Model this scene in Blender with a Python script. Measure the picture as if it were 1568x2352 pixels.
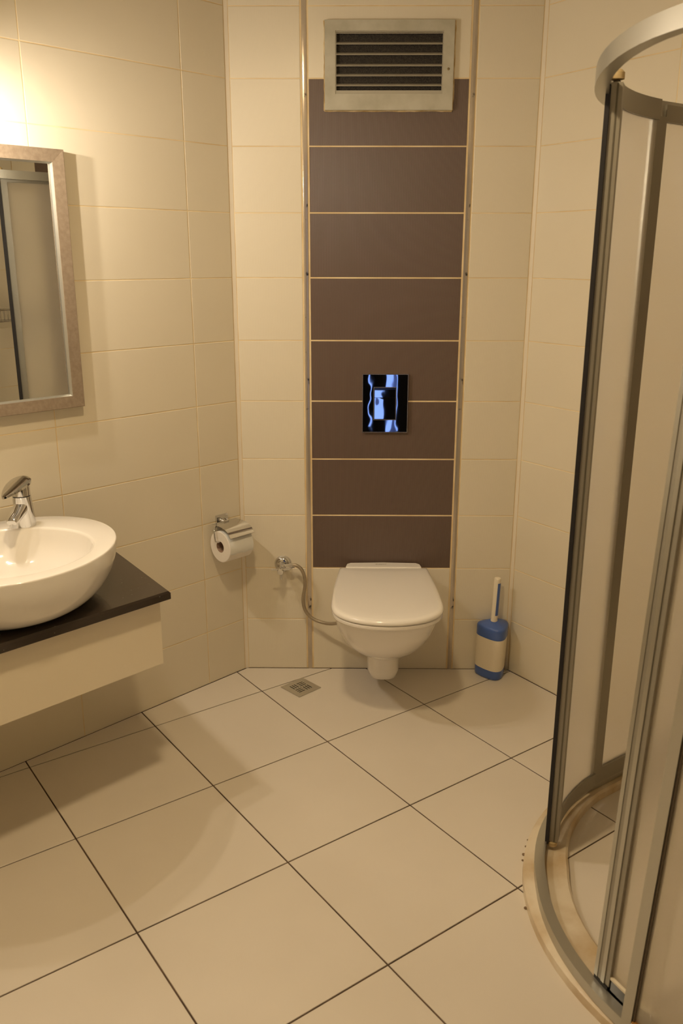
import bpy, bmesh, math, random
from mathutils import Vector, Matrix
random.seed(4)
for o in list(bpy.data.objects): bpy.data.objects.remove(o)
C = bpy.context.scene.collection
rad = math.radians

# ------------------------------------------------------------------ camera
cam_d = bpy.data.cameras.new('camera'); cam = bpy.data.objects.new('camera', cam_d); C.objects.link(cam)
FPX, CAM, YAW, PITCH, ROLL = 1964.79, Vector((0.17316, -2.93797, 1.49217)), -0.00901, 0.28937, 0.0012
fw = Vector((math.sin(YAW)*math.cos(PITCH), math.cos(YAW)*math.cos(PITCH), -math.sin(PITCH)))
rt = Vector((math.cos(YAW), -math.sin(YAW), 0)); up = rt.cross(fw)
r2 = math.cos(ROLL)*rt + math.sin(ROLL)*up; u2 = -math.sin(ROLL)*rt + math.cos(ROLL)*up
M = Matrix((r2, u2, -fw)).transposed().to_4x4(); M.translation = CAM; cam.matrix_world = M
cam_d.sensor_fit = 'VERTICAL'; cam_d.sensor_height = 23.6; cam_d.lens = FPX/2352*23.6
cam_d.clip_start = 0.05
cam_d.dof.use_dof = True; cam_d.dof.focus_distance = 2.95; cam_d.dof.aperture_fstop = 4.0
bpy.context.scene.camera = cam
# ------------------------------------------------------------------ world / exposure
w = bpy.data.worlds.new('world'); bpy.context.scene.world = w; w.use_nodes = True
w.node_tree.nodes['Background'].inputs[0].default_value = (0.5, 0.6, 1, 1)
w.node_tree.nodes['Background'].inputs[1].default_value = 0.01
vs = bpy.context.scene.view_settings
vs.view_transform = 'Standard'; vs.look = 'None'; vs.gamma = 1; vs.exposure = 0.14; vs.use_curve_mapping = False
CEIL_P = 240.0      # emission strength of the ceiling lamp globe
BULB_P = 1800.0     # emission strength of each small bulb over the mirror
DUSK_P = 1.25
CEIL_COL = (1.0, 0.75, 0.44)
BULB_COL = (1.0, 0.86, 0.69)

# ------------------------------------------------------------------ frames
aL, aR = 0.80521, 0.95155
PL = Vector((-0.21076, 0, 0)); PR = Vector((0.77077, 0, 0))
dL = Vector((-math.cos(aL), -math.sin(aL), 0)); NL = Vector((math.sin(aL), -math.cos(aL), 0))
dR = Vector((math.cos(aR), -math.sin(aR), 0)); NR = Vector((-math.sin(aR), -math.cos(aR), 0))
Zv = Vector((0, 0, 1))
def FL(u, v, z): return PL + dL*u + NL*v + Zv*z          # along left wall, out from it
def FR(u, v, z): return PR + dR*u + NR*v + Zv*z          # along right wall, out from it
def FB(x, d, z): return Vector((x, -d, z))               # back wall
def F2(v, d, z): return FR(1.64 - d, v, z)               # shower end wall
def FF(u, d, z): return FR(u, 2.9 - d, z)                # far wall

# ------------------------------------------------------------------ materials
def mat(name, col, rough=0.5, metal=0.0, coat=0.0, **kw):
    m = bpy.data.materials.new(name); m.use_nodes = True
    b = m.node_tree.nodes['Principled BSDF']
    b.inputs['Base Color'].default_value = (*col, 1); b.inputs['Roughness'].default_value = rough
    b.inputs['Metallic'].default_value = metal; b.inputs['Coat Weight'].default_value = coat
    b.inputs['Coat Roughness'].default_value = kw.get('coat_rough', 0.05)
    if 'ior' in kw: b.inputs['IOR'].default_value = kw['ior']
    if 'emit' in kw:
        b.inputs['Emission Color'].default_value = (*kw['emit'], 1); b.inputs['Emission Strength'].default_value = kw['es']
    return m
def nodes(m): return m.node_tree.nodes, m.node_tree.links, m.node_tree.nodes['Principled BSDF']
def noise_col(m, c1, c2, scale, detail=3, lo=0.35, hi=0.65, stretch=None):
    N, L, b = nodes(m)
    tc = N.new('ShaderNodeTexCoord'); mp = N.new('ShaderNodeMapping'); n = N.new('ShaderNodeTexNoise'); r = N.new('ShaderNodeValToRGB')
    if stretch: mp.inputs['Scale'].default_value = stretch
    n.inputs['Scale'].default_value = scale; n.inputs['Detail'].default_value = detail
    r.color_ramp.elements[0].position = lo; r.color_ramp.elements[1].position = hi
    r.color_ramp.elements[0].color = (*c1, 1); r.color_ramp.elements[1].color = (*c2, 1)
    L.new(tc.outputs['Object'], mp.inputs[0]); L.new(mp.outputs[0], n.inputs['Vector']); L.new(n.outputs[0], r.inputs[0]); L.new(r.outputs[0], b.inputs['Base Color'])
    return n, r
def bump(m, scale, strength, dist=0.001, detail=2, rough_var=None):
    N, L, b = nodes(m)
    tc = N.new('ShaderNodeTexCoord'); n = N.new('ShaderNodeTexNoise'); bp = N.new('ShaderNodeBump')
    n.inputs['Scale'].default_value = scale; n.inputs['Detail'].default_value = detail
    bp.inputs['Strength'].default_value = strength; bp.inputs['Distance'].default_value = dist
    L.new(tc.outputs['Object'], n.inputs['Vector']); L.new(n.outputs[0], bp.inputs['Height']); L.new(bp.outputs[0], b.inputs['Normal'])
    return n, bp
def ribs(m, period, strength, dist, c1=None, c2=None):
    """fine vertical ribs running up the back wall tiles"""
    N, L, b = nodes(m)
    tc = N.new('ShaderNodeNewGeometry'); sx = N.new('ShaderNodeSeparateXYZ')
    mu = N.new('ShaderNodeMath'); mu.operation = 'MULTIPLY'; mu.inputs[1].default_value = 2*math.pi/period
    sn = N.new('ShaderNodeMath'); sn.operation = 'SINE'
    L.new(tc.outputs['Position'], sx.inputs[0]); L.new(sx.outputs[0], mu.inputs[0]); L.new(mu.outputs[0], sn.inputs[0])
    bp = N.new('ShaderNodeBump'); bp.inputs['Strength'].default_value = strength; bp.inputs['Distance'].default_value = dist
    L.new(sn.outputs[0], bp.inputs['Height']); L.new(bp.outputs[0], b.inputs['Normal'])
    if c1:
        mr = N.new('ShaderNodeMapRange'); mr.inputs['From Min'].default_value = -1
        r = N.new('ShaderNodeMix'); r.data_type = 'RGBA'; r.inputs[6].default_value = (*c1, 1); r.inputs[7].default_value = (*c2, 1)
        L.new(sn.outputs[0], mr.inputs[0]); L.new(mr.outputs[0], r.inputs[0]); L.new(r.outputs[2], b.inputs['Base Color'])

TILE = mat('cream_wall_tile', (0.80, 0.72, 0.56), 0.30, coat=0.25, coat_rough=0.22)
noise_col(TILE, (0.735, 0.67, 0.53), (0.755, 0.69, 0.55), 3)
bump(TILE, 14, 0.10, 0.002)
TILEB = mat('ribbed_cream_tile', (0.76, 0.695, 0.555), 0.34, coat=0.2, coat_rough=0.25)
ribs(TILEB, 0.0029, 0.12, 0.0004)
DARK = mat('ribbed_brown_tile', (0.13, 0.085, 0.06), 0.42, coat=0.15, coat_rough=0.3)
ribs(DARK, 0.0029, 0.5, 0.0005, (0.165, 0.112, 0.088), (0.10, 0.066, 0.050))
GROUT = mat('cream_grout', (0.80, 0.64, 0.38), 0.8); noise_col(GROUT, (0.70, 0.53, 0.28), (0.86, 0.71, 0.44), 9)
FGROUT = mat('brown_floor_grout', (0.10, 0.06, 0.035), 0.85); noise_col(FGROUT, (0.05, 0.03, 0.018), (0.14, 0.09, 0.055), 14)
FTILE = mat('pale_floor_tile', (0.76, 0.70, 0.60), 0.38, coat=0.1, coat_rough=0.3)
noise_col(FTILE, (0.715, 0.655, 0.565), (0.755, 0.695, 0.605), 2.2); bump(FTILE, 30, 0.06, 0.001)
PLASTIC = mat('white_trim_plastic', (0.80, 0.72, 0.58), 0.45)
CEIL = mat('ceiling_paint', (0.78, 0.74, 0.66), 0.9)
PORC = mat('white_porcelain', (0.92, 0.885, 0.83), 0.12, coat=0.6)
SEATM = mat('white_seat_plastic', (0.95, 0.915, 0.855), 0.16, coat=0.5)
CHROME = mat('chrome', (0.68, 0.68, 0.68), 0.06, 1.0)
PLATEM = mat('wavy_polished_plate', (0.86, 0.86, 0.88), 0.015, 1.0); bump(PLATEM, 14, 0.07, 0.004, 1)
STRIP = mat('tarnished_polished_strip', (0.50, 0.43, 0.34), 0.14, 0.45, coat=0.5, coat_rough=0.08)  # beige base stands in for the mirrored room; dark spots are corrosion
def strip_mat():
    N, L, b = nodes(STRIP)
    n, bp = bump(STRIP, 45, 0.06, 0.0012, 3)
    tc = N.new('ShaderNodeTexCoord'); n2 = N.new('ShaderNodeTexNoise'); n2.inputs['Scale'].default_value = 26; n2.inputs['Detail'].default_value = 6
    r = N.new('ShaderNodeValToRGB'); r.color_ramp.elements[0].position = 0.30; r.color_ramp.elements[1].position = 0.36
    r.color_ramp.elements[0].color = (0.05, 0.045, 0.04, 1); r.color_ramp.elements[1].color = (0.52, 0.45, 0.36, 1)
    L.new(tc.outputs['Object'], n2.inputs['Vector']); L.new(n2.outputs[0], r.inputs[0]); L.new(r.outputs[0], b.inputs['Base Color'])
strip_mat()
ALU = mat('satin_aluminium', (0.50, 0.49, 0.44), 0.36, 0.85)
ALU2 = mat('dull_aluminium', (0.36, 0.34, 0.29), 0.5, 0.7)
STEEL = mat('brushed_steel', (0.58, 0.55, 0.48), 0.40, 0.75); bump(STEEL, 120, 0.15, 0.0005)
BLACK = mat('black_rubber', (0.012, 0.010, 0.012), 0.6)
HOLE = mat('dark_void', (0.01, 0.008, 0.006), 0.9)
MESHM = mat('insect_mesh', (0.022, 0.018, 0.014), 0.8); noise_col(MESHM, (0.010, 0.008, 0.006), (0.045, 0.036, 0.026), 420, 1)
VENTM = mat('aged_vent_paint', (0.50, 0.47, 0.38), 0.5); noise_col(VENTM, (0.43, 0.41, 0.32), (0.52, 0.50, 0.41), 18)
SILI = mat('yellowed_sealant', (0.55, 0.38, 0.14), 0.6); noise_col(SILI, (0.42, 0.27, 0.08), (0.72, 0.58, 0.34), 22)
MIRM = mat('mirror_silver', (0.80, 0.82, 0.80), 0.0, 1.0)
FRAMEM = mat('brushed_taupe_frame', (0.30, 0.23, 0.17), 0.42, 0.25)
noise_col(FRAMEM, (0.25, 0.19, 0.132), (0.33, 0.26, 0.185), 90, 4, 0.3, 0.7)
STONE = mat('dark_brown_quartz', (0.030, 0.020, 0.015), 0.22, coat=0.3)
def stone_mat():
    N, L, b = nodes(STONE)
    tc = N.new('ShaderNodeTexCoord'); v = N.new('ShaderNodeTexVoronoi'); v.inputs['Scale'].default_value = 48
    r = N.new('ShaderNodeValToRGB'); r.color_ramp.elements[0].position = 0.0; r.color_ramp.elements[0].color = (0.7, 0.65, 0.55, 1)
    r.color_ramp.elements[1].position = 0.07; r.color_ramp.elements[1].color = (0.032, 0.021, 0.015, 1)
    L.new(tc.outputs['Object'], v.inputs['Vector']); L.new(v.outputs['Distance'], r.inputs[0]); L.new(r.outputs[0], b.inputs['Base Color'])
stone_mat()
CABM = mat('gloss_white_lacquer', (0.84, 0.76, 0.60), 0.25, coat=0.3)
PAPER = mat('toilet_paper', (0.88, 0.83, 0.76), 0.9); bump(PAPER, 220, 0.3, 0.001)
SHEETM = mat('quilted_paper_sheet', (0.80, 0.80, 0.76), 0.95); bump(SHEETM, 260, 0.4, 0.001)
CARD = mat('grey_cardboard', (0.36, 0.24, 0.17), 0.9)
BLUE = mat('blue_plastic', (0.065, 0.135, 0.42), 0.30, coat=0.2)
CREAMP = mat('cream_plastic', (0.84, 0.76, 0.60), 0.35)
BRAID = mat('braided_steel', (0.42, 0.36, 0.27), 0.4, 0.8)
def braid():
    N, L, b = nodes(BRAID)
    n, bp = bump(BRAID, 500, 0.8, 0.0015, 1)
braid()
CURBM = mat('stained_cream_curb', (0.70, 0.60, 0.44), 0.4, coat=0.1); noise_col(CURBM, (0.52, 0.38, 0.20), (0.76, 0.67, 0.52), 7, 5, 0.34, 0.6)
RUST = mat('rust_stain', (0.36, 0.17, 0.04), 0.9)
HALLM = mat('hall_plaster', (0.035, 0.033, 0.035), 0.9)
HALLF = mat('hall_floor_wood', (0.05, 0.035, 0.025), 0.5)
CURTM = mat('heavy_curtain', (0.012, 0.012, 0.014), 0.9)
DUSK = mat('dusk_sky_pane', (0.1, 0.1, 0.1), 0.5, emit=(0.24, 0.40, 1.0), es=DUSK_P)
GLOBE = mat('lit_globe', (0.8, 0.8, 0.8), 0.4, emit=CEIL_COL, es=CEIL_P)
BULB = mat('lit_bulb', (0.8, 0.8, 0.8), 0.4, emit=BULB_COL, es=BULB_P)
LETTER = mat('dark_print', (0.10, 0.07, 0.05), 0.6)
# frosted glass: rough refraction with a little diffusion, as sandblasted panes have
GLASS = bpy.data.materials.new('frosted_glass'); GLASS.use_nodes = True
def glass_mat():
    N, L = GLASS.node_tree.nodes, GLASS.node_tree.links
    for n in list(N): N.remove(n)
    out = N.new('ShaderNodeOutputMaterial'); rf = N.new('ShaderNodeBsdfRefraction'); tr = N.new('ShaderNodeBsdfTranslucent'); df = N.new('ShaderNodeBsdfDiffuse'); gl = N.new('ShaderNodeBsdfGlossy')
    rf.inputs['Color'].default_value = (1.0, 0.99, 0.96, 1); rf.inputs['Roughness'].default_value = 0.42; rf.inputs['IOR'].default_value = 1.12
    tr.inputs['Color'].default_value = (0.98, 0.94, 0.88, 1); df.inputs['Color'].default_value = (0.93, 0.89, 0.83, 1)
    gl.inputs['Roughness'].default_value = 0.35
    m1 = N.new('ShaderNodeMixShader'); m2 = N.new('ShaderNodeMixShader'); m3 = N.new('ShaderNodeMixShader')
    m1.inputs[0].default_value = 0.42; m2.inputs[0].default_value = 0.40; m3.inputs[0].default_value = 0.0
    L.new(tr.outputs[0], m1.inputs[1]); L.new(df.outputs[0], m1.inputs[2])
    L.new(rf.outputs[0], m2.inputs[1]); L.new(m1.outputs[0], m2.inputs[2])
    L.new(m2.outputs[0], m3.inputs[1]); L.new(gl.outputs[0], m3.inputs[2]); L.new(m3.outputs[0], out.inputs[0])
glass_mat()

# ------------------------------------------------------------------ mesh helpers
BASE = {}
def tag(o, label=None, cat=None, group=None, kind=None):
    if label: o['label'] = label
    if cat: o['category'] = cat
    if group: o['group'] = group
    if kind: o['kind'] = kind
    return o
def thing(name, base, label, cat, group=None):
    o = bpy.data.objects.new(name, None); C.objects.link(o); o.location = base; o.empty_display_size = 0.05
    BASE[o] = Vector(base); return tag(o, label, cat, group)
def finish(name, bm, m, parent=None, base=None, smooth=None, bevel=0, seg=2):
    if bevel:
        es = [e for e in bm.edges if len(e.link_faces) == 2 and e.calc_face_angle(0) > 0.6]
        bmesh.ops.bevel(bm, geom=es, offset=bevel, segments=seg, profile=0.5, affect='EDGES', clamp_overlap=True)
    bmesh.ops.recalc_face_normals(bm, faces=bm.faces[:])
    b = BASE[parent] if parent is not None else (Vector(base) if base is not None else Vector((0, 0, 0)))
    for v in bm.verts: v.co -= b
    me = bpy.data.meshes.new(name); bm.to_mesh(me); bm.free()
    o = bpy.data.objects.new(name, me); C.objects.link(o); me.materials.append(m)
    if parent is not None: o.parent = parent
    else: o.location = b
    BASE[o] = b
    if smooth is not None:
        me.polygons.foreach_set('use_smooth', [True]*len(me.polygons))
        if smooth < 179: me.set_sharp_from_angle(angle=rad(smooth))
    return o
def bx(bm, F, a, b, z):
    vs_ = [bm.verts.new(F(i, j, k)) for k in z for j in b for i in a]
    for f in ((0,1,3,2),(4,6,7,5),(0,4,5,1),(2,3,7,6),(0,2,6,4),(1,5,7,3)): bm.faces.new([vs_[i] for i in f])
def box(name, F, a, b, z, m, parent=None, bevel=0, seg=2, base=None, smooth=None):
    bm = bmesh.new(); bx(bm, F, a, b, z); return finish(name, bm, m, parent, base, 40 if (bevel and smooth is None) else smooth, bevel, seg)
def loft(bm, rings, caps=(True, True), closed=True):
    R = [[bm.verts.new(p) for p in r] for r in rings]; n = len(R[0])
    for a, b in zip(R, R[1:]):
        for i in range(n if closed else n-1):
            j = (i+1) % n; bm.faces.new((a[i], a[j], b[j], b[i]))
    if caps[0]: bm.faces.new(R[0])
    if caps[1]: bm.faces.new(R[-1])
    return R
def prism(bm, poly, z0, z1):
    loft(bm, [[Vector((p[0], p[1], z0)) for p in poly], [Vector((p[0], p[1], z1)) for p in poly]])
def frame_of(d):
    d = Vector(d).normalized(); a = Vector((0, 0, 1)) if abs(d.z) < 0.9 else Vector((1, 0, 0))
    x = d.cross(a).normalized(); return x, d.cross(x).normalized()
def cyl(bm, p0, p1, r0, r1=None, n=24, caps=(True, True)):
    r1 = r0 if r1 is None else r1; p0 = Vector(p0); p1 = Vector(p1); x, y = frame_of(p1-p0)
    loft(bm, [[p0+(x*math.cos(2*math.pi*i/n)+y*math.sin(2*math.pi*i/n))*r0 for i in range(n)],
              [p1+(x*math.cos(2*math.pi*i/n)+y*math.sin(2*math.pi*i/n))*r1 for i in range(n)]], caps)
def lathe(bm, o, ax, prof, n=32):
    """prof: list of (distance along ax, radius)"""
    o = Vector(o); ax = Vector(ax).normalized(); x, y = frame_of(ax)
    loft(bm, [[o+ax*h+(x*math.cos(2*math.pi*i/n)+y*math.sin(2*math.pi*i/n))*max(r, 1e-4) for i in range(n)] for h, r in prof])
def catmull(P, k=8):
    P = [Vector(p) for p in P]; Q = [2*P[0]-P[1]]+P+[2*P[-1]-P[-2]]; out = []
    for i in range(1, len(Q)-2):
        for s in range(k):
            t = s/k; a, b, c, d = Q[i-1:i+3]
            out.append(0.5*((2*b)+(c-a)*t+(2*a-5*b+4*c-d)*t*t+(3*b-a-3*c+d)*t**3))
    return out+[P[-1]]
def tube(bm, path, r, n=12):
    path = [Vector(p) for p in path]; rings = []; x = None
    for i, p in enumerate(path):
        t = (path[min(i+1, len(path)-1)]-path[max(i-1, 0)]).normalized()
        if x is None: x, _ = frame_of(t)
        x = (x-t*x.dot(t)).normalized(); y = t.cross(x)
        rr = r(i/(len(path)-1)) if callable(r) else r
        rings.append([p+(x*math.cos(2*math.pi*k/n)+y*math.sin(2*math.pi*k/n))*rr for k in range(n)])
    loft(bm, rings)
def sphere(bm, c, r, sz=1.0, n=16):
    lathe(bm, c, (0, 0, 1), [(-r*sz*math.cos(math.pi*i/n), r*math.sin(math.pi*i/n)) for i in range(n+1)], 24)

# ------------------------------------------------------------------ setting: rows shared by every wall
ZR = [0.0, 0.2018, 0.4037, 0.605, 0.8116, 1.0164, 1.2222, 1.4269, 1.6302, 1.8305, 2.0263, 2.2273, 2.36]
HCEIL = 2.36
GW = 0.0012      # half width of a joint
def tile_mesh(F, a0, a1, z0, z1, depth=0.008, ch=0.0012, face=0.0):
    bm = bmesh.new(); d1 = face; d0 = face-depth
    def ring(i, d): return [F(a0+i, d, z0+i), F(a1-i, d, z0+i), F(a1-i, d, z1-i), F(a0+i, d, z1-i)]
    loft(bm, [ring(0, d0), ring(0, d1-ch*0.7), ring(ch, d1)], (False, True)); return bm
def tile(F, wall, a0, a1, z0, z1, m=None, name='tile', label=None, g=GW, gz=GW):
    o = finish(name, tile_mesh(F, a0+g, a1-g, z0+gz, z1-gz), m or TILE, wall)
    if label: o['label'] = label
    return o
def wall_base(name, F, a0, a1, z0=0.0, z1=HCEIL, t=0.10):
    o = box(name, F, (a0, a1), (-0.0008-t, -0.0008), (z0, z1), GROUT); return tag(o, kind='structure')
def wall_tiles(F, wall, joints, z0=0, z1=HCEIL, dark=None):
    zs = [z for z in ZR if z0 < z < z1-1e-4]; zs = [z0]+zs+[z1]
    for c0, c1 in zip(joints, joints[1:]):
        for r0, r1 in zip(zs, zs[1:]):
            if r1-r0 < 0.01: continue
            if dark and dark[0] <= c0+1e-6 and c1 <= dark[1]+1e-6 and 0.39 < r0 and r1 < 2.05:
                tile(F, wall, c0, c1, r0, r1, DARK, 'dark_tile')
            else: tile(F, wall, c0, c1, r0, r1)

# back wall
wb = wall_base('wall_back', FB, PL.x-0.02, PR.x+0.02)
SL, SR = (0.0215, 0.0365), (0.5475, 0.5620)     # the two polished strips
for c0, c1 in ((PL.x+0.0075, SL[0]-0.004), (SR[1]+0.004, PR.x-0.0075)):
    zs = ZR+[HCEIL]
    for r0, r1 in zip(zs, zs[1:]):
        if r1-r0 > 0.01: tile(FB, wb, c0, c1, r0, r1, TILEB)
VX, VZ = (0.093, 0.491), (1.934, 2.186)         # vent outline
DX = (0.0417, 0.5430)
tile(FB, wb, DX[0], DX[1], 0.0, ZR[2], TILEB)
for r0, r1 in zip(ZR[2:9], ZR[3:10]): tile(FB, wb, DX[0], DX[1], r0, r1, DARK, 'dark_tile', 'finely ribbed brown tile', gz=0.0022)
def lshape(F, wall, poly, m, name):
    """tile cut round the vent; poly in (a,z)"""
    bm = bmesh.new(); loft(bm, [[F(a, -0.008, z) for a, z in poly], [F(a, 0, z) for a, z in poly]], (False, True)); return finish(name, bm, m, wall)
g = 0.002; zt = ZR[10]
lshape(FB, wb, [(DX[0]+GW, ZR[9]+g), (DX[1]-GW, ZR[9]+g), (DX[1]-GW, zt-g), (VX[1]+g, zt-g), (VX[1]+g, VZ[0]-g), (VX[0]-g, VZ[0]-g), (VX[0]-g, zt-g), (DX[0]+GW, zt-g)], DARK, 'dark_tile')
lshape(FB, wb, [(DX[0]+GW, zt+g), (VX[0]-g, zt+g), (VX[0]-g, VZ[1]+g), (VX[1]+g, VZ[1]+g), (VX[1]+g, zt+g), (DX[1]-GW, zt+g), (DX[1]-GW, ZR[11]-g), (DX[0]+GW, ZR[11]-g)], TILEB, 'tile')
tile(FB, wb, DX[0], DX[1], ZR[11], ZR[12], TILEB)
# polished strips and corner beads
for i, s in enumerate((SL, SR)):
    bm = bmesh.new(); A = [(s[0]+(s[1]-s[0])*k/10, 0.0008+0.0010*(1-abs(k/5-1)**14)) for k in ((0, 0.4, 1, 1.5, 5, 9.9, 10) if i == 0 else (0, 0.1, 5, 9.9, 10))]; A = [(s[0], -0.004)]+A+[(s[1], -0.004)]
    loft(bm, [[FB(a, d, z) for a, d in A] for z in (0.0, HCEIL)])
    tag(finish('trim_%d' % (i+1), bm, STRIP, base=FB(s[0], 0, 0), smooth=8), kind='structure')
def bead(name, P, d1, d2, r=0.011):
    bm = bmesh.new(); n = 6; pts = [P-(d1+d2)*0.004, P+d1*r]
    for i in range(1, n): t = i/n; pts.append(P+d1*r*(1-t)**1.0*0.72+d2*r*t*0.72+(d1+d2)*0.0006)
    pts.append(P+d2*r)
    loft(bm, [[p+Zv*0.0 for p in pts], [p+Zv*HCEIL for p in pts]])
    tag(finish(name, bm, PLASTIC, base=P, smooth=40), kind='structure')
bead('trim_3', Vector((PL.x, 0, 0)), dL, Vector((1, 0, 0)), 0.0068)
bead('trim_4', Vector((PR.x, 0, 0)), Vector((-1, 0, 0)), dR, 0.0068)

# left wall
LLEN = 2.135
wl = wall_base('wall_left', FL, 0.0, LLEN)
wall_tiles(FL, wl, [0.0075, 0.1748, 0.678, 1.181, 1.684, LLEN])
# right wall
wr = wall_base('wall_right', FR, 0.0, 1.64)
wall_tiles(FR, wr, [0.0075, 0.487, 0.965, 1.455, 1.64], dark=(0.965, 1.455))
# shower end wall with the doorway the photograph is taken from
DO = (1.30, 2.18); DH = 2.08
w2 = wall_base('wall_shower', F2, -0.1, DO[0])
wall_tiles(F2, w2, [0.0, 0.5, 1.0, DO[0]])
w3 = wall_base('wall_doorway', F2, DO[1], 2.9)
wall_tiles(F2, w3, [DO[1], 2.9])
w4 = wall_base('wall_lintel', F2, DO[0], DO[1], DH, HCEIL)
wall_tiles(F2, w4, [DO[0], 1.74, DO[1]], DH, HCEIL)
# far wall
wf = wall_base('wall_far', FF, -0.19, 1.64)
wall_tiles(FF, wf, [-0.176, 0.3, 0.8, 1.3, 1.64])
# door lining
for nm, a, z in (('trim_5', (DO[0], DO[0]+0.02), (0, DH)), ('trim_6', (DO[1]-0.02, DO[1]), (0, DH)), ('trim_7', (DO[0]+0.02, DO[1]-0.02), (DH-0.02, DH))):
    tag(box(nm, F2, a, (-0.11, 0.004), z, mat('brown_door_lining', (0.30, 0.22, 0.15), 0.5)), kind='structure')

# ceiling, floor
ROOM = [PL, PR, FR(1.64, 0, 0), FR(1.64, 2.9, 0), FR(-0.176, 2.9, 0)]
bm = bmesh.new(); prism(bm, [(p.x, p.y) for p in ROOM], HCEIL, HCEIL+0.08); tag(finish('ceiling', bm, CEIL), kind='structure')
bm = bmesh.new(); prism(bm, [(p.x, p.y) for p in ROOM], -0.06, -0.0022); fl = tag(finish('floor', bm, FGROUT), kind='structure')
def clip(poly, line_p, line_n):
    out = []
    for i, a in enumerate(poly):
        b = poly[(i+1) % len(poly)]; da = (a-line_p).dot(line_n); db = (b-line_p).dot(line_n)
        if da >= 0: out.append(a)
        if (da >= 0) != (db >= 0): out.append(a+(b-a)*(da/(da-db)))
    return out
GANG, GS, GX, GY = -0.93677, 0.41054, -0.13593, -0.18134
ci, si = math.cos(GANG), math.sin(GANG)
cen = sum(ROOM, Vector((0, 0, 0)))/5
for i in range(-4, 12):
    for j in range(-2, 10):
        h = 0.0021/GS; jl = -2.1 if j == -2 else j+h      # the row along the right wall is cut to fit
        q = [Vector((GX+GS*(a*ci+b*si), GY+GS*(a*si-b*ci), 0)) for a, b in ((i+h, jl), (i+1-h, jl), (i+1-h, j+1-h), (i+h, j+1-h))]
        for k, P in enumerate(ROOM):
            e = (ROOM[(k+1) % 5]-P).normalized(); n = Vector((-e.y, e.x, 0))
            if (cen-P).dot(n) < 0: n = -n
            q = clip(q, P+n*0.0022, n)
            if len(q) < 3: break
        if len(q) < 3: continue
        area = abs(sum(q[k].x*q[(k+1) % len(q)].y-q[(k+1) % len(q)].x*q[k].y for k in range(len(q))))/2
        if area < 0.0006: continue
        c = sum(q, Vector((0, 0, 0)))/len(q)
        bm = bmesh.new()
        ins = [p+(c-p).normalized()*0.0012 for p in q]
        loft(bm, [[p-Zv*0.008 for p in q], [p-Zv*0.0008 for p in q], ins], (False, True))
        finish('tile', bm, FTILE, fl)

# hallway behind the doorway, seen only in the polished flush plate and the tap
tag(box('floor_hall', FR, (1.74, 3.6), (-0.4, 5.0), (-0.06, -0.003), HALLF), kind='structure')
tag(box('ceiling_hall', FR, (1.75, 3.6), (-0.4, 5.0), (HCEIL, HCEIL+0.08), HALLM), kind='structure')
tag(box('wall_hall_end', FR, (3.52, 3.6), (-0.4, 5.0), (0, HCEIL), HALLM), kind='structure')
tag(box('wall_hall_left', FR, (1.75, 3.52), (4.9, 5.0), (0, HCEIL), HALLM), kind='structure')
tag(box('wall_hall_right', FR, (1.75, 3.52), (-0.4, -0.3), (0, HCEIL), HALLM), kind='structure')
tag(box('wall_hall_near', FR, (1.75, 1.80), (2.95, 4.9), (0, HCEIL), HALLM), kind='structure')
win = tag(box('window_1', FR, (3.48, 3.519), (2.0, 3.9), (0.02, 2.3), ALU2, bevel=0.004), kind='structure')
for v0, v1 in ((2.03, 2.65), (2.67, 3.27), (3.29, 3.87)):
    box('pane', FR, (3.472, 3.478), (v0, v1), (0.05, 2.25), DUSK, win)

# ------------------------------------------------------------------ ventilation grille
vt = thing('vent_grille', FB(sum(VX)/2, 0, VZ[0]), 'painted metal louvred ventilation grille high above the brown tiles', 'vent')
IX, IZ = (0.126, 0.459), (1.980, 2.157)
bm = bmesh.new()
for a, z in (((VX[0], VX[1]), (IZ[1], VZ[1])), ((VX[0], VX[1]), (VZ[0], IZ[0])), ((VX[0], IX[0]), IZ), ((IX[1], VX[1]), IZ)):
    bx(bm, FB, a, (0.0005, 0.014), z)
bmesh.ops.remove_doubles(bm, verts=bm.verts[:], dist=1e-5)
finish('frame', bm, VENTM, vt)
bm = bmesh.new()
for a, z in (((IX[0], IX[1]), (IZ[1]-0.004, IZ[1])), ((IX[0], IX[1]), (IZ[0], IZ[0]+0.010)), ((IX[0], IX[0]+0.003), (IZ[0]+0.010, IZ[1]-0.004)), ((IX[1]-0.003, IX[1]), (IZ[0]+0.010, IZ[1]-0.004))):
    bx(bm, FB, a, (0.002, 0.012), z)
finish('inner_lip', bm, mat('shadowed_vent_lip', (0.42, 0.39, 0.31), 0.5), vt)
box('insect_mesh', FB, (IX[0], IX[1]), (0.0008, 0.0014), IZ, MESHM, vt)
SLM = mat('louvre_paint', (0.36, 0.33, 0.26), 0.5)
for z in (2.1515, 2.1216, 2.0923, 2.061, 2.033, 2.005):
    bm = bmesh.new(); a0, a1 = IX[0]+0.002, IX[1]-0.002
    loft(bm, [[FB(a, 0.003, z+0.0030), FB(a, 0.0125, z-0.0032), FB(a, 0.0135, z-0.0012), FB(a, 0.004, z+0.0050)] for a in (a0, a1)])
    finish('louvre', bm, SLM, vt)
bm = bmesh.new(); random.seed(2)
def seal(p, q, w0):
    n = 24; P = [p+(q-p)*(i/n) for i in range(n+1)]
    tube(bm, [a+FB(random.uniform(-.0006, .0006), 0, random.uniform(-.0006, .0006)) for a in P], lambda t: w0*(0.7+0.6*abs(math.sin(t*9+w0*900))), 8)
seal(FB(VX[0], 0.001, VZ[0]-0.001), FB(VX[1], 0.001, VZ[0]-0.001), 0.0022)
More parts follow.
